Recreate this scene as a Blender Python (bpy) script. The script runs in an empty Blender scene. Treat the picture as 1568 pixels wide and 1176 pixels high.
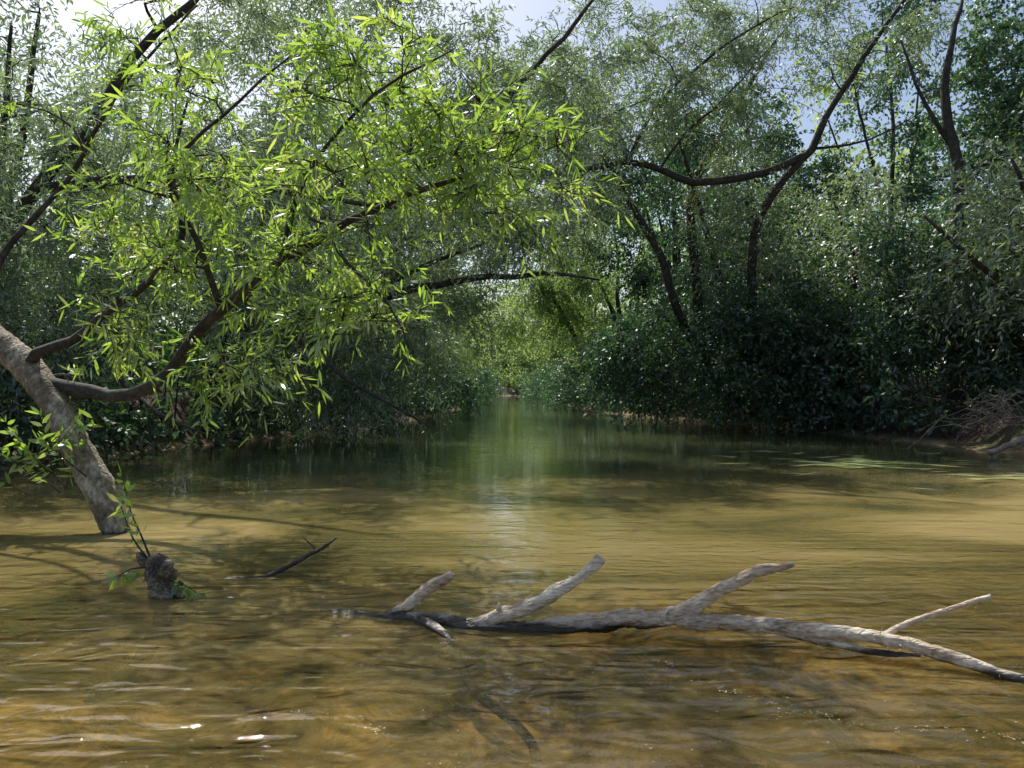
import bpy, math, numpy as np
from mathutils import Vector
R = np.random.default_rng(7)
scene = bpy.context.scene
UP = np.array([0, 0, 1.0])

# ------------------------------------------------------------------ helpers
def unit(v):
    return v / (np.linalg.norm(v, axis=-1, keepdims=True) + 1e-9)

def link(ob, parent=None):
    scene.collection.objects.link(ob)
    if parent is not None:
        ob.parent = parent
    return ob

def empty(name):
    e = bpy.data.objects.new(name, None)
    e.empty_display_size = 0.5
    return link(e)

def mesh_np(name, verts, faces_flat, sizes, mat, attr=None, smooth=False, parent=None):
    me = bpy.data.meshes.new(name)
    me.vertices.add(len(verts))
    me.vertices.foreach_set("co", np.ascontiguousarray(verts, dtype=np.float32).ravel())
    me.loops.add(len(faces_flat))
    me.loops.foreach_set("vertex_index", np.ascontiguousarray(faces_flat, dtype=np.int32))
    me.polygons.add(len(sizes))
    st = np.concatenate([[0], np.cumsum(sizes)[:-1]]).astype(np.int32)
    me.polygons.foreach_set("loop_start", st)
    if smooth:
        me.polygons.foreach_set("use_smooth", np.ones(len(sizes), dtype=bool))
    me.update(calc_edges=True)
    if attr is not None:
        a = me.attributes.new("rnd", 'FLOAT', 'FACE')
        a.data.foreach_set("value", attr.astype(np.float32))
    me.materials.append(mat)
    return link(bpy.data.objects.new(name, me), parent)

def resample(pts, rad, step):
    pts = np.asarray(pts, float); rad = np.asarray(rad, float)
    out = []; ro = []
    n = len(pts)
    for i in range(n - 1):
        p0 = pts[max(i-1, 0)]; p1 = pts[i]; p2 = pts[i+1]; p3 = pts[min(i+2, n-1)]
        k = max(1, int(np.linalg.norm(p2-p1)/step))
        for j in range(k):
            t = j/k
            out.append(0.5*((2*p1)+(-p0+p2)*t+(2*p0-5*p1+4*p2-p3)*t*t+(-p0+3*p1-3*p2+p3)*t**3))
            ro.append(rad[i]*(1-t)+rad[i+1]*t)
    out.append(pts[-1]); ro.append(rad[-1])
    return np.array(out), np.array(ro)

class Tubes:
    def __init__(s):
        s.v = []; s.f = []; s.z = []; s.n = 0
    def add(s, pts, rad, sides=6, rough=0.0, ridge=0.0):
        pts = np.asarray(pts, float); rad = np.asarray(rad, float)
        m = len(pts)
        tan = np.gradient(pts, axis=0); tan = unit(tan)
        ref = np.array([0.13, 0.21, 0.97]) if abs(tan[0][2]) < .8 else np.array([0.97, 0.2, 0.1])
        a = unit(np.cross(tan, ref)); b = np.cross(tan, a)
        th = np.arange(sides)/sides*2*math.pi
        rr = np.repeat(rad[:, None], sides, 1)
        if rough > 0:
            nz = R.normal(0, 1, (m, sides))
            if m > 4:
                nz = (nz + np.roll(nz, 1, 0) + np.roll(nz, 1, 1))/1.7
            rr = rr*(1+rough*nz)
        if ridge > 0:      # ridges that run along the wood and drift slowly
            nz = R.normal(0, 1, (m+12, sides)); ker = np.hanning(13); ker /= ker.sum()
            nz = np.stack([np.convolve(nz[:, q], ker, 'valid') for q in range(sides)], 1)*2.6
            rr = rr*(1+ridge*nz[:m])
        ring = pts[:, None, :] + rr[:, :, None]*(np.cos(th)[None, :, None]*a[:, None, :]+np.sin(th)[None, :, None]*b[:, None, :])
        s.v.append(ring.reshape(-1, 3))
        i = np.arange(m-1)[:, None]*sides; j = np.arange(sides)[None, :]; j2 = (j+1) % sides
        q = np.stack([i+j, i+j2, i+sides+j2, i+sides+j], -1).reshape(-1) + s.n
        s.f.append(q); s.z.append(np.full((m-1)*sides, 4))
        s.f.append(np.arange(sides)[::-1]+s.n); s.z.append(np.array([sides]))
        s.f.append(np.arange(sides)+s.n+(m-1)*sides); s.z.append(np.array([sides]))
        s.n += m*sides
    def build(s, name, mat, parent=None, smooth=True):
        return mesh_np(name, np.concatenate(s.v), np.concatenate(s.f), np.concatenate(s.z), mat, smooth=smooth, parent=parent)

NL = [0]
class Leaves:
    def __init__(s):
        s.p = []; s.d = []; s.w = []; s.l = []; s.wd = []; s.r = []
    def twigs(s, base, dr, L, n, ll, lw, droop, spread=0.8, shade=None):
        N = len(base)
        t = (np.linspace(.08, 1, n)[None, :] + R.uniform(-.04, .04, (N, n)))[..., None]
        L_ = L[:, None, None]; dp = droop[:, None, None]
        pos = base[:, None, :] + dr[:, None, :]*L_*t - UP*dp*L_*t*t
        tan = unit(dr[:, None, :] - 2*UP*dp*t)
        side = unit(R.normal(0, 1, (N, n, 3)))
        ld = unit(tan*0.75 + side*spread - UP*0.22)
        w = unit(np.cross(ld, unit(R.normal(0, 1, (N, n, 3)) + UP*0.5)))
        s.p.append(pos.reshape(-1, 3)); s.d.append(ld.reshape(-1, 3)); s.w.append(w.reshape(-1, 3))
        s.l.append((ll*R.uniform(.65, 1.2, N*n))); s.wd.append(lw*R.uniform(.75, 1.2, N*n))
        base_r = R.uniform(0, 1, (N, 1)) if shade is None else shade[:, None]
        s.r.append(np.clip(base_r*.6 + .4*R.uniform(0, 1, (N, n)), 0, 1).reshape(-1))
    def build(s, name, mat, parent=None, fine=False):
        p = np.concatenate(s.p); d = np.concatenate(s.d); w = np.concatenate(s.w)
        l = np.concatenate(s.l)[:, None]; wd = np.concatenate(s.wd)[:, None]*.5; r = np.concatenate(s.r)
        N = len(p); NL[0] += N
        if not fine:
            v = np.stack([p, p+d*l*.45+w*wd, p+d*l, p+d*l*.45-w*wd], 1).reshape(-1, 3)
            f = np.arange(4*N)
            return mesh_np(name, v, f, np.full(N, 4), mat, attr=r, parent=parent)
        nrm = np.cross(d, w); sag = -np.sign(nrm[:, 2:3])*nrm
        b = R.uniform(.02, .16, (N, 1))*l
        v = np.stack([p, p+d*l*.28+w*wd*.85, p+d*l*.62+w*wd*.8+sag*b*.35, p+d*l+sag*b,
                      p+d*l*.62-w*wd*.8+sag*b*.35, p+d*l*.28-w*wd*.85], 1).reshape(-1, 3)
        o = (np.arange(N)*6)[:, None]
        f = (o + np.array([0, 1, 5, 1, 2, 4, 5, 2, 3, 4])[None, :]).reshape(-1)
        z = np.tile([3, 4, 3], N)
        return mesh_np(name, v, f, z, mat, attr=np.repeat(r, 3), smooth=False, parent=parent)

# ------------------------------------------------------------------ materials
def nodes(name):
    m = bpy.data.materials.new(name); m.use_nodes = True
    nt = m.node_tree; nt.nodes.clear()
    out = nt.nodes.new('ShaderNodeOutputMaterial')
    return m, nt, out

def ramp(nt, fac, stops):
    r = nt.nodes.new('ShaderNodeValToRGB')
    e = r.color_ramp.elements
    while len(e) < len(stops):
        e.new(0.5)
    for k, (pos, c) in enumerate(stops):
        e[k].position = pos; e[k].color = (*c, 1)
    nt.links.new(fac, r.inputs[0])
    return r.outputs[0]

def M_(nt, op, a, b, c=None):
    k = nt.nodes.new('ShaderNodeMath'); k.operation = op
    for i, x in enumerate((a, b, c)):
        if x is None: continue
        if isinstance(x, (int, float)): k.inputs[i].default_value = x
        else: nt.links.new(x, k.inputs[i])
    return k.outputs[0]

def leaf_mat(name, dif, tra, tmix=.5, gloss=.07, rough=.4):
    m, nt, out = nodes(name)
    at = nt.nodes.new('ShaderNodeAttribute'); at.attribute_name = "rnd"
    d = nt.nodes.new('ShaderNodeBsdfDiffuse'); t = nt.nodes.new('ShaderNodeBsdfTranslucent')
    g = nt.nodes.new('ShaderNodeBsdfGlossy'); g.inputs['Roughness'].default_value = rough
    g.inputs['Color'].default_value = (.8, .85, .85, 1)
    nt.links.new(ramp(nt, at.outputs['Fac'], [(0, dif[0]), (.6, dif[1]), (1, dif[2])]), d.inputs['Color'])
    nt.links.new(ramp(nt, at.outputs['Fac'], [(0, tra[0]), (.6, tra[1]), (1, tra[2])]), t.inputs['Color'])
    m1 = nt.nodes.new('ShaderNodeMixShader'); m1.inputs[0].default_value = tmix
    m2 = nt.nodes.new('ShaderNodeMixShader'); m2.inputs[0].default_value = gloss
    nt.links.new(d.outputs[0], m1.inputs[1]); nt.links.new(t.outputs[0], m1.inputs[2])
    nt.links.new(m1.outputs[0], m2.inputs[1]); nt.links.new(g.outputs[0], m2.inputs[2])
    nt.links.new(m2.outputs[0], out.inputs[0])
    return m

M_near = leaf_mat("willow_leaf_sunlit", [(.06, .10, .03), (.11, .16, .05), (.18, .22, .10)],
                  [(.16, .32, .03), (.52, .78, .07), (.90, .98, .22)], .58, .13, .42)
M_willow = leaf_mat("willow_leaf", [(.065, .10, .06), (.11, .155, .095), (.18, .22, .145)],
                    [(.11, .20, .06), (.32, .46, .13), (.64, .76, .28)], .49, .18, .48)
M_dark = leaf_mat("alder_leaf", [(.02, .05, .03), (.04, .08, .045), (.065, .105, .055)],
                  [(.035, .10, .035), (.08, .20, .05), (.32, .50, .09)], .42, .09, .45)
M_far = leaf_mat("distant_leaf", [(.08, .12, .06), (.11, .16, .08), (.17, .22, .11)],
                 [(.18, .30, .06), (.44, .62, .13), (.70, .84, .24)], .55, .07, .5)

def bark_mat(name, cols, scale=14, fine=60, bump=.6, rough=.85, bd=.012, stretch=(1, 1, 1), wetline=None, pos=(.38, .49, .60)):
    m, nt, out = nodes(name)
    tc = nt.nodes.new('ShaderNodeTexCoord')
    mp = nt.nodes.new('ShaderNodeMapping'); mp.inputs['Scale'].default_value = stretch
    nt.links.new(tc.outputs['Object'], mp.inputs[0])
    n = nt.nodes.new('ShaderNodeTexNoise'); n.inputs['Scale'].default_value = scale
    n.inputs['Detail'].default_value = 10; n.inputs['Roughness'].default_value = .7; n.inputs['Distortion'].default_value = .5
    n2 = nt.nodes.new('ShaderNodeTexVoronoi'); n2.inputs['Scale'].default_value = fine*.6; n2.feature = 'DISTANCE_TO_EDGE'
    n3 = nt.nodes.new('ShaderNodeTexNoise'); n3.inputs['Scale'].default_value = fine; n3.inputs['Detail'].default_value = 6
    for x in (n, n2, n3):
        nt.links.new(mp.outputs[0], x.inputs['Vector'])
    mx = M_(nt, 'ADD', M_(nt, 'MULTIPLY', n3.outputs['Fac'], .35), M_(nt, 'MULTIPLY', n.outputs['Fac'], .65))
    p = nt.nodes.new('ShaderNodeBsdfPrincipled'); p.inputs['Roughness'].default_value = rough
    col = ramp(nt, mx, list(zip(pos, cols)))
    if wetline is not None:
        sx = nt.nodes.new('ShaderNodeSeparateXYZ'); nt.links.new(tc.outputs['Object'], sx.inputs[0])
        zz = M_(nt, 'ADD', sx.outputs['Z'], M_(nt, 'MULTIPLY', M_(nt, 'SUBTRACT', n.outputs['Fac'], .5), .16))
        mr = nt.nodes.new('ShaderNodeMapRange'); mr.inputs[1].default_value = wetline; mr.inputs[2].default_value = wetline+.035
        mr.inputs[3].default_value = .09; mr.inputs[4].default_value = 1
        nt.links.new(zz, mr.inputs[0])
        vm = nt.nodes.new('ShaderNodeVectorMath'); vm.operation = 'SCALE'
        nt.links.new(col, vm.inputs[0]); nt.links.new(mr.outputs[0], vm.inputs['Scale'])
        col = vm.outputs[0]
        nt.links.new(M_(nt, 'MULTIPLY_ADD', mr.outputs[0], .5, .35), p.inputs['Roughness'])
    nt.links.new(col, p.inputs['Base Color'])
    ad = M_(nt, 'ADD', mx, M_(nt, 'MINIMUM', n2.outputs['Distance'], .2))
    b = nt.nodes.new('ShaderNodeBump'); b.inputs['Strength'].default_value = bump; b.inputs['Distance'].default_value = bd
    nt.links.new(ad, b.inputs['Height']); nt.links.new(b.outputs[0], p.inputs['Normal'])
    nt.links.new(p.outputs[0], out.inputs[0])
    return m

M_bark = bark_mat("willow_bark_dark", [(.02, .016, .012), (.045, .037, .028), (.09, .078, .06)], 6, 25)
M_trunk = bark_mat("willow_bark_pale", [(.06, .045, .028), (.22, .175, .115), (.62, .55, .42)], 3.2, 22, bump=1, bd=.045, stretch=(1, 1, .7), wetline=.02, pos=(.36, .50, .66))
M_dead = bark_mat("weathered_wood", [(.13, .08, .045), (.50, .38, .26), (.82, .73, .58)], 7, 60, bump=1, bd=.018, stretch=(.25, 1, 1), wetline=.035, pos=(.36, .48, .62))
M_wet = bark_mat("wet_wood", [(.012, .010, .008), (.03, .024, .018), (.10, .075, .05)], 14, 70, rough=.3)
M_sunk = bark_mat("sunken_wood", [(.006, .005, .004), (.015, .012, .009), (.03, .024, .018)], 14, 70, rough=.9)

# ground: forest soil above the waterline, sandy silt with litter below it
m, nt, out = nodes("soil_and_silt"); M_ground = m
tc = nt.nodes.new('ShaderNodeTexCoord'); n = nt.nodes.new('ShaderNodeTexNoise'); n.inputs['Scale'].default_value = .8; n.inputs['Detail'].default_value = 10
nt.links.new(tc.outputs['Object'], n.inputs['Vector'])
n2 = nt.nodes.new('ShaderNodeTexNoise'); n2.inputs['Scale'].default_value = 1.7; n2.inputs['Detail'].default_value = 10; n2.inputs['Roughness'].default_value = .72; n2.inputs['Distortion'].default_value = .8
nt.links.new(tc.outputs['Object'], n2.inputs['Vector'])
p = nt.nodes.new('ShaderNodeBsdfPrincipled'); p.inputs['Roughness'].default_value = .95
soil = ramp(nt, n.outputs['Fac'], [(.35, (.06, .038, .024)), (.5, (.10, .065, .04)), (.65, (.07, .09, .03))])
silt = ramp(nt, n2.outputs['Fac'], [(.40, (.04, .035, .02)), (.50, (.36, .26, .13)), (.62, (.85, .66, .40))])
sx = nt.nodes.new('ShaderNodeSeparateXYZ'); nt.links.new(tc.outputs['Object'], sx.inputs[0])
mr = nt.nodes.new('ShaderNodeMapRange'); mr.inputs[1].default_value = -.05; mr.inputs[2].default_value = .15
nt.links.new(sx.outputs['Z'], mr.inputs[0])
mx = nt.nodes.new('ShaderNodeMix'); mx.data_type = 'RGBA'
nt.links.new(mr.outputs[0], mx.inputs['Factor']); nt.links.new(silt, mx.inputs['A']); nt.links.new(soil, mx.inputs['B'])
nt.links.new(mx.outputs['Result'], p.inputs['Base Color'])
b = nt.nodes.new('ShaderNodeBump'); b.inputs['Distance'].default_value = .2; nt.links.new(n2.outputs['Fac'], b.inputs['Height'])
nt.links.new(b.outputs[0], p.inputs['Normal']); nt.links.new(p.outputs[0], out.inputs[0])

# murky water: suspended silt (subsurface) + partly clear body where shallow, rippled reflecting surface
m, nt, out = nodes("murky_river_water"); M_water = m
tc = nt.nodes.new('ShaderNodeTexCoord')
def wnoise(sc, stretch, detail, dist=0.0, rot=0):
    mp = nt.nodes.new('ShaderNodeMapping'); mp.inputs['Scale'].default_value = stretch
    mp.inputs['Rotation'].default_value = (0, 0, rot)
    nt.links.new(tc.outputs['Object'], mp.inputs[0])
    n = nt.nodes.new('ShaderNodeTexNoise'); n.inputs['Scale'].default_value = sc
    n.inputs['Detail'].default_value = detail; n.inputs['Distortion'].default_value = dist
    nt.links.new(mp.outputs[0], n.inputs['Vector'])
    return n.outputs['Fac']
def mrange(src, a, b_, c_, d_):
    k = nt.nodes.new('ShaderNodeMapRange'); k.interpolation_type = 'SMOOTHSTEP'
    for q, v_ in zip((1, 2, 3, 4), (a, b_, c_, d_)): k.inputs[q].default_value = v_
    nt.links.new(src, k.inputs[0]); return k.outputs[0]
sx = nt.nodes.new('ShaderNodeSeparateXYZ'); nt.links.new(tc.outputs['Object'], sx.inputs[0])
c1 = wnoise(.42, (.55, 1, 1), 6, .8)
c2 = wnoise(.16, (.6, 1, 1), 3, .8)
p = nt.nodes.new('ShaderNodeBsdfPrincipled')
near_silt = ramp(nt, c1, [(.36, (.075, .07, .026)), (.48, (.19, .15, .048)), (.62, (.36, .265, .10))])
mc = nt.nodes.new('ShaderNodeMix'); mc.data_type = 'RGBA'; mc.inputs['B'].default_value = (.035, .040, .018, 1)  # dark far colour: tree shade on the river painted in, along with depth
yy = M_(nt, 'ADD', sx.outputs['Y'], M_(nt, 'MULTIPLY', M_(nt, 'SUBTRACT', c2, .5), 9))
nt.links.new(mrange(yy, 7.5, 14.5, 0, 1), mc.inputs['Factor']); nt.links.new(near_silt, mc.inputs['A'])
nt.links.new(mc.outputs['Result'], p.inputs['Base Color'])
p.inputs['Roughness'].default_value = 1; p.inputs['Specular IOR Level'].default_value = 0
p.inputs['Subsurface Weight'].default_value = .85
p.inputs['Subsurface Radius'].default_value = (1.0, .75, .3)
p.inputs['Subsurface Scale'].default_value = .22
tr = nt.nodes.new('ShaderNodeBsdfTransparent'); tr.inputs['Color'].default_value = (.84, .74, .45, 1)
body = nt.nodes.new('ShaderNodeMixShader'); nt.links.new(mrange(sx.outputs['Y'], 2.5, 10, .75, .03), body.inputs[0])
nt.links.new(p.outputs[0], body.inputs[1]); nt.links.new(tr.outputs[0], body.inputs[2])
big = wnoise(1.1, (.6, 1.3, 1), 1, .5)
mid = wnoise(3.6, (.7, 1.3, 1), 1, 1.2, .15)
fin = wnoise(15, (.7, 1.3, 1), 2, .5, -.2)
rp = wnoise(2.2, (.12, 3.2, 1), 1, .4, .04)
h = M_(nt, 'ADD', M_(nt, 'MULTIPLY', big, .9), M_(nt, 'MULTIPLY', mid, .50))
h = M_(nt, 'ADD', h, M_(nt, 'MULTIPLY', fin, .055))
h = M_(nt, 'ADD', h, M_(nt, 'MULTIPLY', rp, .40))
b = nt.nodes.new('ShaderNodeBump'); b.inputs['Strength'].default_value = 1.0
nt.links.new(mrange(sx.outputs['Y'], 1.5, 10, .075, .0075), b.inputs['Distance']); nt.links.new(h, b.inputs['Height'])
gl = nt.nodes.new('ShaderNodeBsdfGlossy'); gl.inputs['Roughness'].default_value = .01; gl.inputs['Color'].default_value = (1, 1, 1, 1)
fr = nt.nodes.new('ShaderNodeFresnel'); fr.inputs['IOR'].default_value = 1.40
nt.links.new(b.outputs[0], gl.inputs['Normal']); nt.links.new(b.outputs[0], fr.inputs['Normal'])
sf = nt.nodes.new('ShaderNodeMixShader'); nt.links.new(fr.outputs[0], sf.inputs[0])
nt.links.new(body.outputs[0], sf.inputs[1]); nt.links.new(gl.outputs[0], sf.inputs[2])
nt.links.new(sf.outputs[0], out.inputs[0])

m, nt, out = nodes("pale_debris"); M_deb = m
p = nt.nodes.new('ShaderNodeBsdfPrincipled'); p.inputs['Roughness'].default_value = .7
tc = nt.nodes.new('ShaderNodeTexCoord'); n = nt.nodes.new('ShaderNodeTexNoise'); n.inputs['Scale'].default_value = 3
nt.links.new(tc.outputs['Object'], n.inputs['Vector'])
nt.links.new(ramp(nt, n.outputs['Fac'], [(.4, (.25, .22, .12)), (.6, (.55, .52, .4))]), p.inputs['Base Color'])
nt.links.new(p.outputs[0], out.inputs[0])

# ------------------------------------------------------------------ terrain + water
YL = [-60, 10, 13, 16.6, 20, 25, 40, 60, 88, 95, 105, 120, 150]
XL = [-10, -9.6, -9.0, -8.2, -6.9, -4.6, -3.4, -3.3, -3.6, 0, 10, 30, 80]
YR = [-60, 10, 16, 21, 27, 32.6, 42, 70, 86, 92, 100, 110, 130]
XR = [12, 11.4, 10.9, 9.9, 8.9, 6.4, 4.4, 3.0, 3.4, 7, 18, 40, 100]
xl = lambda y: np.interp(y, YL, XL)
xr = lambda y: np.interp(y, YR, XR)
def height(x, y):
    d = np.maximum(xl(y)-x, x-xr(y))
    s = np.clip(d/2.2, 0, 1); s = s*s*(3-2*s)
    q = np.clip(-d/3, 0, 1)
    dep = .36+.06*np.sin(x*1.1+y*.6)+.05*np.sin(x*.7-y*1.7)+.5*np.clip((y-5)/10, 0, 1)
    hh = np.where(d > 0, .05+1.0*s+.035*np.clip(d, 0, 70), .05-dep*q)
    hh = hh + np.where(d > .5, .12*np.sin(x*1.3+y*.7)+.1*np.sin(x*.6-y*1.1), 0)
    return hh
def axis(lo, hi, st, far):
    a = np.arange(lo, hi+st, st); g = []; v = st
    k = hi
    while k < far: v *= 1.35; k += v; g.append(k)
    l = []; v = st; k = lo
    while k > -far: v *= 1.35; k -= v; l.append(k)
    return np.concatenate([l[::-1], a, g])
gx = axis(-30, 30, .5, 1500); gy = axis(-20, 130, .8, 1500)
X, Y = np.meshgrid(gx, gy)
Z = height(X, Y)
V = np.stack([X, Y, Z], -1).reshape(-1, 3)
nx, ny = len(gx), len(gy)
i = np.arange(ny-1)[:, None]*nx+np.arange(nx-1)[None, :]
F = np.stack([i, i+1, i+nx+1, i+nx], -1).reshape(-1)
mesh_np("ground", V, F, np.full((nx-1)*(ny-1), 4), M_ground, smooth=True)
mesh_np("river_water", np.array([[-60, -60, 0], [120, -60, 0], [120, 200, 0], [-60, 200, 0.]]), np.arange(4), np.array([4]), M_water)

# ------------------------------------------------------------------ tree builder
def build_tree(name, stems, crowns, mat, leaf=(.15, .04), rc=1.1, K=30, n=13, bark=M_bark,
               droop=(.2, .6), fine=False, twig_t=3, step=.5, updir=.15, cone=1.0, ridge=0.0):
    """stems: list of (pts, radii); crowns: (cx,cy,cz, rx,ry,rz, count)"""
    root = empty(name)
    T = Tubes(); Lv = Leaves(); sk = []; skr = []
    for pts, rad in stems:
        a, b_ = resample(pts, rad, step)
        a[1:-1] += R.normal(0, .03*min(1, step), (len(a)-2, 3))
        T.add(a, b_, (18 if ridge else 10) if max(rad) > .08 else 6, .03 if ridge else .05, ridge)
        sk += list(a); skr += list(b_)
    cs = []
    for cx, cy, cz, rx, ry, rz, c in crowns:
        u = unit(R.normal(0, 1, (c, 3))) * (R.uniform(0.12, 1, (c, 1))**.45)
        cs.append(np.array([cx, cy, cz])+u*np.array([rx, ry, rz]))
    cs = np.concatenate(cs)
    g = height(cs[:, 0], cs[:, 1]); cs = cs[cs[:, 2] > np.maximum(g, 0)+.3]
    sk = np.array(sk); skr = np.array(skr)
    order = np.argsort(np.min(np.linalg.norm(cs[:, None]-sk[None, ::2], axis=2), axis=1))
    for c in cs[order]:
        dd = np.linalg.norm(sk-c, axis=1) + np.where(sk[:, 2] > c[2]+.1, .8*(sk[:, 2]-c[2]), 0)
        k = np.argmin(dd); s0 = sk[k]; L = np.linalg.norm(c-s0)
        r0 = min(skr[k]*.7, .012+.018*L)
        mid1 = s0*.65+c*.35+R.normal(0, .07*L, 3)+UP*.10*L
        mid2 = s0*.3+c*.7+R.normal(0, .07*L, 3)+UP*.09*L
        a, b_ = resample([s0, mid1, mid2, c], [r0, r0*.75, r0*.55, max(r0*.3, .004)], max(.15, L/8))
        T.add(a, b_, 5, 0)
        sk = np.concatenate([sk, a[1:]]); skr = np.concatenate([skr, b_[1:]])
        rr = rc*R.uniform(.65, 1.25)
        kk = int(K*R.uniform(.6, 1.3))
        outd = unit(c-s0)
        base = c+R.normal(0, 1, (kk, 3))*rr*.24*np.array([1, 1, .7])
        dr = unit(unit(R.normal(0, 1, (kk, 3)))*cone+outd*.55+UP*updir)
        Ls = rr*R.uniform(.55, 1.15, kk)
        dp = R.uniform(*droop, kk)
        sh = np.clip(R.uniform(0, 1)*.6+R.uniform(0, .45, kk), 0, 1)
        Lv.twigs(base, dr, Ls, n, leaf[0], leaf[1], dp, shade=sh)
        for q in range(min(twig_t, kk)):
            t = np.linspace(0, 1, 5)[:, None]
            tp = base[q]+dr[q]*Ls[q]*t-UP*dp[q]*Ls[q]*t*t
            tp = np.concatenate([[c], tp]) if np.linalg.norm(base[q]-c) > .05 else tp
            T.add(tp, np.linspace(.007 if fine else .012, .002 if fine else .004, len(tp)), 3, 0)
    T.build("trunk_and_branches", bark, root)
    Lv.build("foliage", mat, root, fine)
    return root

def gen_tree(name, x, y, h, lean, cr, mat, leaf, nclump, r0=.2, rc=1.2, low=.12, K=24, n=11, **kw):
    z0 = float(height(np.array(x), np.array(y)))-.1
    lx, ly = lean
    def P(t, ox=0, oy=0): return [x+lx*t**1.4+ox, y+ly*t**1.4+oy, z0+h*.92*t]
    st = [([P(0), P(.2, .1), P(.45, -.15, .1), P(.7, .15), P(1)], [r0*1.3, r0, r0*.75, r0*.45, .04])]
    for q in range(3):
        a = R.uniform(0, 6.28); o = R.uniform(.8, 1.5)
        t0 = R.uniform(.12, .35)
        st.append(([P(t0), P(t0+.2, math.cos(a)*o*.6, math.sin(a)*o*.6), P(t0+.45, math.cos(a)*o*1.5, math.sin(a)*o*1.5),
                    P(min(.97, t0+.6), math.cos(a)*o*2, math.sin(a)*o*2)], [r0*.6, r0*.5, r0*.32, .03]))
    cz = z0+h*(low+1)/2
    cw = [(x+lx*.55, y+ly*.55, cz, cr, cr, h*(1-low)/2, nclump)]
    return build_tree(name, st, cw, mat, leaf, rc, K, n, **kw)

# ------------------------------------------------------------------ near leaning willow (left)
stems = [
 ([(-12, 10, .6), (-10, 9.7, 1.9), (-7.6, 9.1, 2.5), (-6.26, 8.6, 2.12), (-5.67, 8.4, 1.84), (-5.28, 8.2, 1.6), (-4.94, 8.0, 1.27), (-4.61, 7.8, .87), (-4.26, 7.6, .45), (-4.0, 7.5, 0.0), (-3.85, 7.4, -.3)],
  [.26, .22, .2, .18, .165, .155, .145, .145, .145, .125, .11]),
]
limbs = [
 ([(-5.4, 8.25, 1.65), (-5.2, 8.1, 1.85), (-4.76, 8, 1.98), (-4.3, 7.8, 2.24), (-3.72, 7.6, 2.56), (-3.3, 7.4, 3.0), (-3.35, 7.3, 3.6), (-3.2, 7.3, 4.3)], [.08, .06, .05, .045, .04, .032, .022, .01]),
 ([(-5.1, 8.1, 1.5), (-4.6, 8.05, 1.42), (-4.13, 8, 1.38), (-3.66, 7.9, 1.63), (-3.33, 7.8, 2.04), (-2.91, 7.6, 2.33), (-2.28, 7.3, 2.71), (-1.78, 7.1, 2.93), (-1.27, 6.9, 3.13), (-.73, 6.7, 3.29), (-.2, 6.5, 3.38)],
  [.09, .075, .07, .065, .062, .058, .05, .042, .034, .024, .01]),
 ([(-3.0, 7.65, 2.25), (-3.1, 7.3, 2.9), (-3.3, 7.1, 3.5), (-2.7, 6.9, 4.0), (-1.9, 6.6, 4.5)], [.04, .03, .022, .016, .008]),
 ([(-2.28, 7.3, 2.71), (-1.9, 6.8, 3.4), (-1.2, 6.4, 4.0), (-.5, 6.2, 4.3)], [.03, .022, .015, .007]),
 ([(-1.78, 7.1, 2.93), (-1.5, 6.8, 2.6), (-1.1, 6.6, 2.2), (-.9, 6.5, 1.8)], [.025, .018, .012, .006]),
 ([(-6.2, 8.6, 2.1), (-6.0, 8.7, 3.0), (-5.3, 8.8, 3.9), (-4.4, 8.3, 4.8), (-3.4, 8, 5.6)], [.05, .04, .03, .022, .01]),
]
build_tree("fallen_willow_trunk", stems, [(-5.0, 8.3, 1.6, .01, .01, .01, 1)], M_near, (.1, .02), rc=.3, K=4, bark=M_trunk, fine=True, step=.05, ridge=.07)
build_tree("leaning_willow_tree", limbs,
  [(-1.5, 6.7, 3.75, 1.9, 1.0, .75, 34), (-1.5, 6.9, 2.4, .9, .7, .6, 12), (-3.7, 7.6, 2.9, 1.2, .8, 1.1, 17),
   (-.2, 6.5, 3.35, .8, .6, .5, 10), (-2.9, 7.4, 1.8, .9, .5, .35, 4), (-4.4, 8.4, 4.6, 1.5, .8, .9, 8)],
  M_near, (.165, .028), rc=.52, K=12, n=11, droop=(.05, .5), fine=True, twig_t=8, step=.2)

# ------------------------------------------------------------------ left bank trees
build_tree("willow_tree",
  [([(-12, 15, .9), (-11, 14.6, 3), (-9, 14, 5.2), (-7.9, 14, 6.5), (-7.2, 14, 7.7), (-6.1, 14, 8.7), (-5, 14, 10)], [.2, .16, .13, .11, .09, .07, .03]),
   ([(-11, 14.6, 3), (-10, 13.5, 5.5), (-9.5, 13, 7.5), (-9, 12.5, 9.5)], [.12, .09, .07, .03]),
   ([(-9, 14, 5.2), (-6.5, 14, 5.4), (-4, 14.5, 5.2), (-2, 15, 5.0)], [.10, .08, .06, .03])],
  [(-8.8, 14, 5.0, 3.4, 2.4, 2.4, 78), (-5.2, 14.5, 4.7, 2.8, 2, 2.1, 52), (-9.5, 14, 2.3, 2.2, 1.5, 1.2, 40), (-6.3, 14, 8.8, 3, 2, .9, 9)],
  M_willow, (.15, .032), rc=.85, K=28, n=12)
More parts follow.
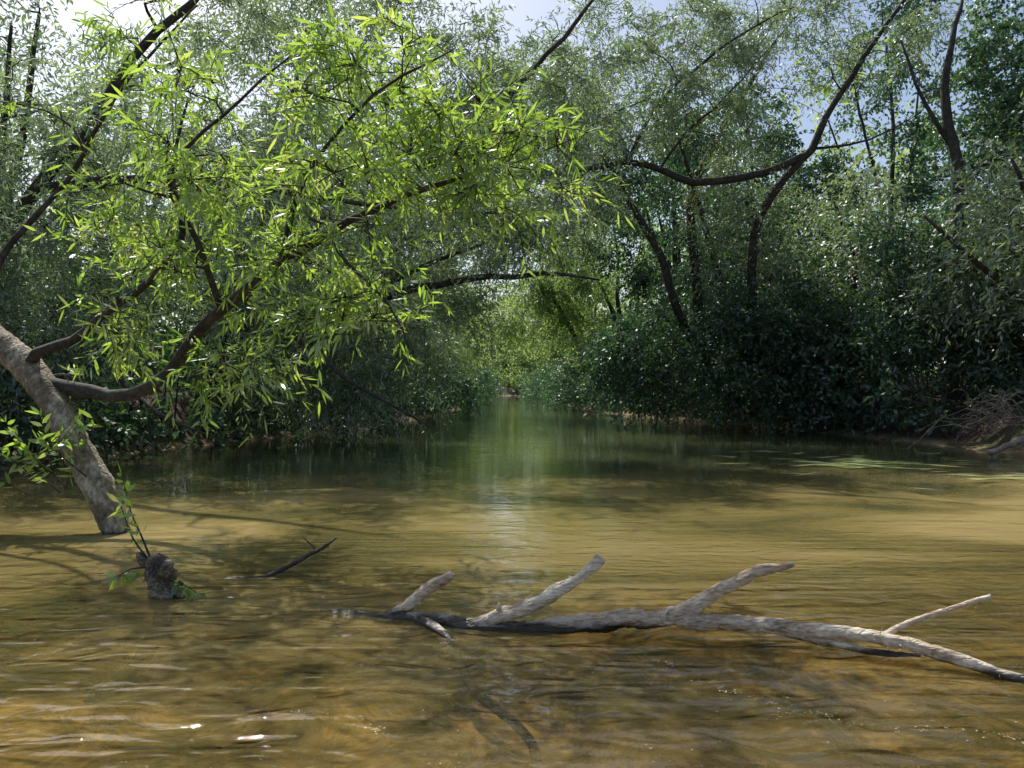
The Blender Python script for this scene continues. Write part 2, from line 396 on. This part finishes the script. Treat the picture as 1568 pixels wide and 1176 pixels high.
build_tree("willow_tree",
  [([(-8.5, 20, .6), (-7.5, 19.5, 3), (-6, 19, 5), (-4, 18, 6.5), (-.9, 16.5, 6.6), (-.3, 16, 7.5), (1.1, 16, 9.0), (1.9, 16, 10)], [.24, .2, .16, .12, .09, .07, .05, .03]),
   ([(-7.5, 19.5, 3), (-4, 18, 3.4), (-1.7, 17, 3.8), (-.5, 16.5, 3.9), (1.2, 16, 3.85), (1.9, 16, 3.75)], [.14, .12, .09, .07, .04, .02]),
   ([(-4, 18, 3.4), (-2.3, 17.5, 4.2), (-.7, 17, 4.7)], [.09, .07, .03]),
   ([(-6.5, 18, 3.2), (-4.38, 15, 2.46), (-3.26, 14.5, 1.6), (-2.27, 14.2, 1.04), (-1.4, 14, .6)], [.07, .055, .045, .035, .015]),
   ([(-7.5, 14, 1.7), (-5.77, 12, 1.05), (-4.7, 12, .6)], [.05, .035, .012])],
  [(-4.6, 18, 5.2, 3.6, 2.2, 3.0, 90), (-3.9, 18, 2.2, 2.5, 1.8, 1.5, 70), (.0, 16.5, 7.6, 2.6, 1.6, 1.9, 50), (-.4, 16.5, 4.8, 1.9, 1.2, .9, 22), (-3.5, 17, 9.3, 3.6, 2, 1.6, 40)],
  M_willow, (.16, .036), rc=.95, K=28, n=12)
for (x, y, h, lean, cr, ncl) in [(-13.5, 19, 10, (2, -1), 4, 80), (-9, 24, 14, (2.5, 0), 4, 90), (-6.8, 30, 13, (2.0, -1), 3.8, 90),
                            (-6.3, 40, 13, (1.5, 0), 3.6, 62), (-6.5, 54, 9, (1.5, 0), 3.2, 40), (-7, 72, 11, (1.2, 0), 3.6, 36), (-15, 28, 13, (1, 0), 4.8, 66)]:
    f = max(1, y/24)
    gen_tree("willow_tree", x, y, h, lean, cr, M_willow if y < 35 else M_far, (.2*f**.6, .055*f**.7), ncl, r0=.2, rc=1.3, low=.04)
# willow arching right over the river further up
build_tree("willow_tree",
  [([(-6, 35, .8), (-4.8, 35, 4), (-3, 35, 7.5), (0, 35, 10.5), (3, 35, 12.5), (5, 35, 13.6)], [.28, .24, .2, .15, .1, .04]),
   ([(-3, 35, 7.5), (-1, 34.5, 8.5), (1.6, 34, 8.2)], [.12, .09, .03])],
  [(.5, 35, 10.5, 5.2, 2.4, 3.8, 95), (-2.8, 35, 5.6, 2.0, 2, 2.2, 26)], M_willow, (.24, .07), rc=1.3, K=24, n=11)
build_tree("willow_tree",
  [([(5.2, 48, .8), (4.2, 47, 4), (2.4, 46, 7), (.6, 46, 8.2)], [.22, .18, .12, .04])],
  [(1.5, 46, 5.8, 2.7, 1.3, 2.3, 38), (3.2, 46, 8.5, 3, 1.6, 3, 28)], M_far, (.26, .08), rc=1.2, K=20, n=11, droop=(.5, 1.0))

# ------------------------------------------------------------------ right bank trees
build_tree("willow_tree",
  [([(9.4, 25.5, .6), (7.9, 24, 3.5), (7.5, 22.5, 6.5), (8.9, 22, 8.5), (9.3, 22, 9.4), (10.8, 22, 11.7), (12.3, 22, 13.8)], [.18, .15, .13, .11, .10, .075, .03]),
   ([(8.7, 22, 8.3), (7.6, 22, 7.8), (6.7, 22, 7.6), (5.4, 22, 7.5), (4.4, 22, 7.9), (3.4, 22, 8.1), (1.5, 22, 7.8), (-.9, 22, 7.8), (-2, 22, 7.5)], [.11, .11, .11, .11, .10, .09, .07, .045, .02]),
   ([(3.4, 22, 8.1), (4.4, 21.5, 9.8), (6.3, 21, 11.3), (8, 21, 12.2)], [.055, .05, .035, .02]),
   ([(4.4, 22, 7.9), (5.2, 22, 9), (6.5, 22, 10.2), (8.6, 22, 12.6)], [.05, .04, .03, .02]),
   ([(1.5, 22, 7.8), (2.3, 21.5, 9), (3.9, 21, 9.6)], [.04, .03, .015]),
   ([(8.9, 22, 8.5), (10.4, 21.5, 8.6), (11.6, 21, 9.2)], [.045, .03, .012])],
  [(3.6, 22, 10.4, 5.0, 2.2, 2.4, 96), (9.0, 22, 12.0, 4.0, 2, 1.7, 44), (1.5, 22, 6.9, 2.6, 1.4, .9, 18), (6.8, 23, 7.2, 2, 1.4, 2.2, 28)],
  M_willow, (.17, .038), rc=1.0, K=26, n=12)
build_tree("alder_tree",
  [([(8.6, 28.5, .7), (6.8, 26.5, 2.6), (5.5, 24.5, 3.8), (4.8, 24, 5.7), (3.8, 24, 7.4), (3, 24, 9)], [.2, .17, .15, .13, .10, .04]),
   ([(6.8, 26.5, 2.6), (5.9, 24, 5.5), (5.85, 24, 7.6), (6.5, 24, 9.1), (8.6, 24, 12.7)], [.18, .16, .14, .11, .04]),
   ([(8.6, 28.5, .7), (7.2, 25, 4), (6.3, 24.5, 7), (5.4, 24.5, 10)], [.15, .12, .10, .04])],
  [(4.8, 25.5, 2.4, 2.2, 2, 1.9, 60), (4.5, 26, 9.5, 3.2, 2, 2.5, 46), (8.0, 23.5, 2.8, 3.0, 1.8, 2.3, 100)],
  M_dark, (.16, .08), rc=1.0, K=24, n=11)
build_tree("alder_tree",
  [([(12.6, 21.3, .8), (12.3, 20.5, 4), (12.05, 20, 7), (11.7, 20, 9.5), (12.2, 20, 12)], [.2, .17, .15, .11, .04]),
   ([(12.0, 20, 7.8), (11.2, 20, 9), (10.5, 20, 10.8)], [.08, .055, .025]),
   ([(14.8, 21.6, .9), (15.0, 21.3, 4), (14.7, 21, 8), (15, 21, 12)], [.2, .17, .13, .05])],
  [(15.2, 21.5, 9.3, 2.4, 2, 4.8, 90), (12.5, 21, 4.0, 3.2, 1.8, 2.4, 76)],
  M_dark, (.15, .085), rc=1.0, K=26, n=11)
for (x, y, h, lean, cr, ncl, mt, lw_) in [(13.8, 17.8, 6.2, (-1.6, -.3), 2.9, 76, M_willow, .26), (11.8, 24, 7.0, (-1.4, 0), 3.0, 76, M_willow, .02), (10.2, 29, 8.0, (-1.5, -1), 3.4, 90, M_dark, .02),
                            (17.4, 19, 16, (-1, 0), 3.4, 76, M_dark, .02), (8.4, 35, 15, (-1.5, 0), 3.6, 85, M_dark, .02), (7, 45, 13, (-1.2, 0), 3.2, 50, M_far, .02),
                            (6.6, 58, 14, (-1, 0), 3.4, 45, M_far, .02), (6.8, 74, 16, (-1, 0), 3.6, 45, M_far, .02), (20, 27, 16, (-1, 0), 4, 66, M_dark, .02), (12.5, 37, 17, (-1, 0), 4.4, 72, M_dark, .02), (19, 36, 20, (-1, 0), 3.6, 66, M_dark, .02)]:
    f = max(1, y/24)
    wl = (.2*f**.6, .055*f**.7) if mt is not M_dark else (.17*f**.6, .09*f**.7)
    gen_tree("willow_tree" if mt is not M_dark else "alder_tree", x, y, h, lean, cr, mt, wl, ncl, r0=.18, rc=1.25, low=lw_)

# ------------------------------------------------------------------ bank undergrowth and distant mass
def mass(name, centres, mat, leaf, rc, K, n, droop=(.1, .6), roots=None):
    Lv = Leaves(); T = Tubes(); root = empty(name)
    for q, c in enumerate(centres):
        kk = int(K*R.uniform(.6, 1.3)); rr = rc*R.uniform(.6, 1.3)
        base = c+R.normal(0, 1, (kk, 3))*rr*.3
        base[:, 2] = np.maximum(base[:, 2], .12)
        dr = unit(unit(R.normal(0, 1, (kk, 3)))+UP*.4)
        Lv.twigs(base, dr, rr*R.uniform(.5, 1.1, kk), n, leaf[0], leaf[1], R.uniform(*droop, kk),
                 shade=np.clip(R.uniform(0, 1)*.6+R.uniform(0, .4, kk), 0, 1))
        rx = c[0]+R.normal(0, .2) if roots is None else roots[q]
        g = height(np.array(rx), np.array(c[1]))
        T.add([[rx, c[1]+R.normal(0, .3), g-.1], [rx*.6+c[0]*.4, c[1], g*.4+c[2]*.6+.15], list(c)], [.025, .018, .007], 4)
    T.build("stems", M_bark, root)
    Lv.build("foliage", mat, root)
cen = []; rt = []
for y in np.arange(9, 90, .6):
    s = 1+y/60
    for k in range(3):
        x = xl(y)-R.uniform(-.8, 1.8)*s
        cen.append([x, y+R.normal(0, .3), R.uniform(.45, 2.4) if k < 2 else R.uniform(.35, .8)]); rt.append(min(x, xl(y)-.5))
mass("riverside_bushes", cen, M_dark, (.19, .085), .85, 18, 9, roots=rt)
cen = []; rt = []
for y in np.arange(18, 88, .5):
    s = 1+y/60
    for k in range(3):
        x = xr(y)+R.uniform(-.9, 1.8)*s
        cen.append([x, y+R.normal(0, .3), R.uniform(.45, 2.8) if k < 2 else R.uniform(.35, .8)]); rt.append(max(x, xr(y)+.5))
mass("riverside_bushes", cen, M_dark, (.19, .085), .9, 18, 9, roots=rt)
cen = []
for k in range(300):
    s = R.choice([-1, 1]); y = R.uniform(15, 36)
    x = (xl(y)-R.uniform(3, 17)) if s < 0 else (xr(y)+R.uniform(3, 17))
    cen.append([x, y, 1.2+R.uniform(0, 4.5)])
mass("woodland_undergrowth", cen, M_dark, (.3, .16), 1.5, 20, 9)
cen = []
for k in range(380):     # sunlit thicket where the river bends away
    x = R.uniform(-14, 12); y = R.uniform(97, 124) if x < 6 else R.uniform(112, 125)
    cen.append([x, y, R.uniform(.5, 1.6)+max(0, y-100)*.8*R.uniform(.3, 1)])
mass("distant_trees", cen, M_far, (.5, .22), 2.2, 20, 9)
cen = []
for k in range(360):
    s = R.choice([-1, 1]); y = R.uniform(34, 110)
    x = (xl(y)-R.uniform(5, 30)) if s < 0 else (min(xr(y), 12)+R.uniform(5, 30))
    cen.append([x, y, 1.2+R.uniform(0, 10 if s < 0 else 15)])
mass("distant_trees", cen, M_far, (.46, .19), 2.4, 20, 9)

# ------------------------------------------------------------------ dead branch lying in the water
def wood(name, parts, mat, sides=12, rough=.05, knots=0, ridge=.08):
    root = empty(name); T = Tubes()
    for pts, rad in parts:
        a, b_ = resample(pts, rad, .018)
        w = np.convolve(R.normal(0, 1, len(b_)+14), np.hanning(15)/7, 'valid')[:len(b_)]
        a[1:-1] += R.normal(0, .001, (len(a)-2, 3))
        wob = np.stack([np.convolve(R.normal(0, 1, len(b_)+14), np.hanning(15)/7, 'valid')[:len(b_)] for q in range(3)], 1)
        a += wob*b_[:, None]*.32
        b_ = b_*(1+.26*w)
        T.add(a, b_, sides, rough, ridge)
        for k in range(knots):
            q = R.integers(2, len(a)-2)
            d = unit(R.normal(0, 1, 3)+UP*.6); L = b_[q]*R.uniform(1.2, 2.0)
            T.add([a[q], a[q]+d*L*.7, a[q]+d*L], [b_[q]*.5, b_[q]*.32, b_[q]*.12], 7, .1)
    T.build("wood", mat, root)
    return root
W = wood("fallen_branch", [
  ([(-1.4, 4.95, -.03), (-1.1, 4.88, -.014), (-.82, 4.78, -.01), (-.556, 4.7, .0), (-.26, 4.6, .0), (.064, 4.55, .004), (.3, 4.52, .024), (.45, 4.5, .045), (.849, 4.45, .09), (.995, 4.4, .125), (1.15, 4.4, .22), (1.33, 4.35, .34), (1.48, 4.35, .41), (1.66, 4.35, .44)],
   [.012, .02, .032, .042, .05, .05, .05, .05, .052, .05, .045, .04, .034, .012]),
  ([(.93, 4.42, .105), (1.137, 4.35, .095), (1.39, 4.3, .105), (1.62, 4.2, .11), (1.87, 4.1, .125), (2.106, 4, .095), (2.294, 3.9, .065), (2.47, 3.8, .03), (2.667, 3.7, -.01), (2.95, 3.6, -.07)], [.05, .047, .043, .04, .037, .033, .03, .028, .025, .02]),
  ([(1.42, 4.27, .10), (1.6, 4.2, .075), (1.78, 4.12, .055), (2.01, 4.05, .03), (2.2, 3.98, .04)], [.022, .022, .02, .017, .012]),
  ([(2.0, 4.05, .11), (2.258, 4.15, .175), (2.47, 4.2, .215), (2.70, 4.25, .27), (2.75, 4.25, .28)], [.016, .015, .014, .015, .018]),
  ([(-.3, 4.6, -.01), (-.096, 4.55, .067), (.145, 4.55, .15), (.345, 4.55, .265), (.486, 4.55, .365), (.547, 4.55, .435)], [.04, .043, .043, .04, .036, .03]),
  ([(-.83, 4.78, -.01), (-.7, 4.77, .065), (-.604, 4.76, .13), (-.5, 4.75, .205), (-.385, 4.74, .285)], [.026, .034, .036, .035, .027]),
  ([(-.6, 4.7, .01), (-.46, 4.5, .02), (-.32, 4.3, -.03)], [.03, .028, .015]),
 ], M_dead, sides=18, knots=3)
T = Tubes()
for k in range(26):   # small thorny shoots on the stem
    t = R.uniform(1.9, 2.6); y = np.interp(t, [1.87, 2.67], [4.1, 3.7]); z = np.interp(t, [1.87, 2.1, 2.29, 2.47, 2.67], [.125, .095, .065, .03, -.01])
    d = R.normal(0, .04, 3); T.add([[t, y, z], [t+d[0], y+d[1], z+d[2]]], [.005, .0015], 4)
T.build("spines", M_dead, W)
# sunken sticks on the bed
wood("sunken_branch", [([(-.35, 4.35, -.05), (-.2, 4.0, -.16), (.08, 3.6, -.22), (.12, 3.2, -.25), (.3, 2.9, -.26)], [.03, .028, .024, .02, .012]),
                       ([(-2.42, 5.15, -.1), (-2.3, 4.6, -.2), (-2.34, 4.1, -.26)], [.06, .05, .03]),
                       ([(1.0, 3.75, -.28), (1.3, 3.5, -.27), (1.7, 3.55, -.26), (2.2, 3.3, -.26)], [.010, .014, .012, .008])], M_sunk, 8)
wood("floating_stick", [([(-1.93, 5.78, -.02), (-1.62, 5.85, .14), (-1.5, 5.87, .2), (-1.40, 5.9, .275)], [.022, .018, .013, .007]),
                        ([(-1.55, 5.86, .18), (-1.63, 5.87, .26), (-1.66, 5.87, .29)], [.006, .005, .003]),
                        ([(-1.9, 5.78, .0), (-2.3, 5.7, -.008), (-2.6, 5.65, -.015)], [.012, .01, .006])], M_wet, 8)
# knobbly stump with a living shoot
M_stump = bark_mat("stump_bark", [(.03, .022, .016), (.12, .09, .06), (.38, .32, .24)], 9, 60, bump=1)
st = wood("willow_stump", [([(-2.44, 5.25, -.15), (-2.46, 5.27, .0), (-2.5, 5.28, .1), (-2.54, 5.28, .19), (-2.58, 5.28, .27)], [.06, .075, .085, .075, .05]),
                      ([(-2.5, 5.25, .12), (-2.43, 5.2, .2), (-2.41, 5.2, .25)], [.05, .04, .02]),
                      ([(-2.56, 5.28, .2), (-2.63, 5.26, .24), (-2.66, 5.26, .3)], [.04, .03, .015]),
                      ([(-2.5, 5.26, .05), (-2.36, 5.2, .03), (-2.3, 5.18, .0)], [.04, .03, .015])], M_stump, 14, .12, knots=5, ridge=.15)
T = Tubes(); Lv = Leaves()
for pts in [[(-2.58, 5.28, .25), (-2.66, 5.3, .42), (-2.73, 5.3, .58), (-2.79, 5.3, .83)], [(-2.6, 5.28, .25), (-2.72, 5.3, .4), (-2.8, 5.3, .62)],
            [(-2.56, 5.25, .2), (-2.68, 5.2, .2), (-2.78, 5.2, .14)], [(-2.46, 5.22, .1), (-2.35, 5.18, .12), (-2.2, 5.15, .05)]]:
    a, b_ = resample(pts, np.linspace(.009, .003, len(pts)), .05); T.add(a, b_, 5)
    d = unit(np.array(pts[-1])-np.array(pts[0])); L = np.linalg.norm(np.array(pts[-1])-np.array(pts[0]))
    Lv.twigs(np.array([pts[0], pts[0]])+d*L*.25, np.array([d, d]), np.array([L*.8, L*.8]), 8, .10, .034, np.array([0., 0.]))
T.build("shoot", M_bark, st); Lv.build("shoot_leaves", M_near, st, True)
# sprouts beside the big trunk
T = Tubes(); Lv = Leaves(); root = empty("willow_sapling")
for k in range(14):
    b0 = np.array([-4.65+R.uniform(-.4, .5), 7.7+R.uniform(-.2, .1), .3+R.uniform(0, .5)]); d = unit(np.array([R.normal(0, .6), R.normal(-.2, .3), .7])); L = R.uniform(.4, .8)
    t = np.linspace(0, 1, 5)[:, None]; T.add(b0+d*L*t, np.linspace(.009, .002, 5), 4)
    Lv.twigs(b0[None]+d*L*.2, d[None], np.array([L*.85]), 14, .15, .045, np.array([.05]))
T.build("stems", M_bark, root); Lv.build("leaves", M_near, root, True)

# dry shrub and log on the right bank
root = empty("dry_shrub"); T = Tubes()
for k in range(110):
    b0 = np.array([10.9+R.uniform(-.9, 1.2), 15.6+R.uniform(-.6, 1.0), R.uniform(.3, 1.0)]); d = unit(np.array([R.normal(-.3, .6), R.normal(-.2, .4), .8])); L = R.uniform(.7, 1.8)
    t = np.linspace(0, 1, 7)[:, None]; p_ = b0+d*L*t-UP*.7*L*t*t+np.cumsum(R.normal(0, .04, (7, 3)), 0)
    T.add(p_, np.linspace(.011, .003, 7), 4)
M_twig = bark_mat("dry_twig", [(.12, .09, .07), (.22, .18, .14), (.34, .28, .23)], 8, 30)
T.build("twigs", M_twig, root)
wood("driftwood_log", [([(9.7, 15.0, .10), (10.6, 15.2, .4), (11.6, 15.6, .7), (12.6, 16, .9)], [.05, .08, .10, .11])], M_twig, 10)

# ------------------------------------------------------------------ floating things
N = 1800
y = 2.6+R.uniform(0, 1, N)**1.6*24; x = R.uniform(-1, 1, N)*y*.8
# two thin drifting scum lines
for (ax, ay, bx, by, c_) in [(.75, 4.0, 1.25, 3.35, 130), (1.25, 3.35, 2.2, 3.1, 90), (-1.6, 3.6, -.5, 3.2, 70), (3, 9, 6, 12, 60)]:
    t = R.uniform(0, 1, c_); x = np.concatenate([x, ax+(bx-ax)*t+.05*np.sin(t*17)+R.normal(0, .012, c_)]); y = np.concatenate([y, ay+(by-ay)*t+.04*np.sin(t*11)+R.normal(0, .012, c_)])
ok = (x > xl(y)) & (x < xr(y)); x = x[ok]; y = y[ok]; N = len(x)
s = R.uniform(.0015, .0045, N)*(1+y*.09); a = R.uniform(0, 6.28, N)
dx = np.stack([np.cos(a)*s, np.sin(a)*s, 0*s], 1); dy = np.stack([-np.sin(a)*s, np.cos(a)*s, 0*s], 1)*R.uniform(.3, .9, (N, 1))
c = np.stack([x, y, np.full(N, .005)], 1)
v = np.stack([c-dx, c-dy, c+dx, c+dy], 1).reshape(-1, 3)
mesh_np("floating_debris", v, np.arange(4*N), np.full(N, 4), M_deb)
M_reed = leaf_mat("reed_leaf", [(.3, .36, .12), (.42, .48, .18), (.6, .64, .32)], [(.2, .3, .05), (.25, .35, .06), (.3, .4, .07)], .05, .06, .4)
vs = []
for k in range(150):
    if k < 90: cx, cy = 6.6+R.normal(0, .6), 13.7+R.normal(0, .4)
    elif k < 125: cx, cy = R.uniform(7, 9), 11.3+R.normal(0, .3)
    else: cx, cy = R.uniform(4, 9.5), R.uniform(10, 16)
    L = R.uniform(.12, .45); an = R.normal(-.15, .4); d = np.array([math.cos(an), math.sin(an), 0]); w = np.array([-d[1], d[0], 0])*.028
    p0 = np.array([cx, cy, .012+k*.0004])
    vs += [p0-d*L, p0-w, p0+d*L, p0+w]
mesh_np("floating_reeds", np.array(vs), np.arange(len(vs)), np.full(len(vs)//4, 4), M_reed, attr=R.uniform(0, 1, len(vs)//4))

# ------------------------------------------------------------------ light, sky, camera
az = math.radians(-30); el = math.radians(52)
to_sun = Vector((math.sin(az)*math.cos(el), math.cos(az)*math.cos(el), math.sin(el)))
sd = bpy.data.lights.new("sun", 'SUN'); sd.energy = 5.0; sd.angle = math.radians(.5); sd.color = (1, .96, .89)
so = link(bpy.data.objects.new("sun", sd)); so.rotation_euler = (-to_sun).to_track_quat('-Z', 'Y').to_euler(); so.location = (0, 0, 40)
w = bpy.data.worlds.new("World"); scene.world = w; w.use_nodes = True
wn = w.node_tree; bg = wn.nodes['Background']
sky = wn.nodes.new('ShaderNodeTexSky'); sky.sky_type = 'NISHITA'; sky.sun_disc = False
sky.sun_elevation = el; sky.sun_rotation = az; sky.dust_density = 2.5; sky.air_density = 1.0
wn.links.new(sky.outputs[0], bg.inputs['Color']); bg.inputs['Strength'].default_value = .15

cam = bpy.data.cameras.new("camera"); cam.lens = 26; cam.sensor_width = 36; cam.clip_end = 4000
co = link(bpy.data.objects.new("camera", cam)); co.location = (0, 0, 1.5); co.rotation_euler = (math.radians(90), 0, 0)
scene.camera = co
scene.view_settings.view_transform = 'Standard'; scene.view_settings.look = 'None'; scene.view_settings.exposure = 0
print("leaves", NL[0])
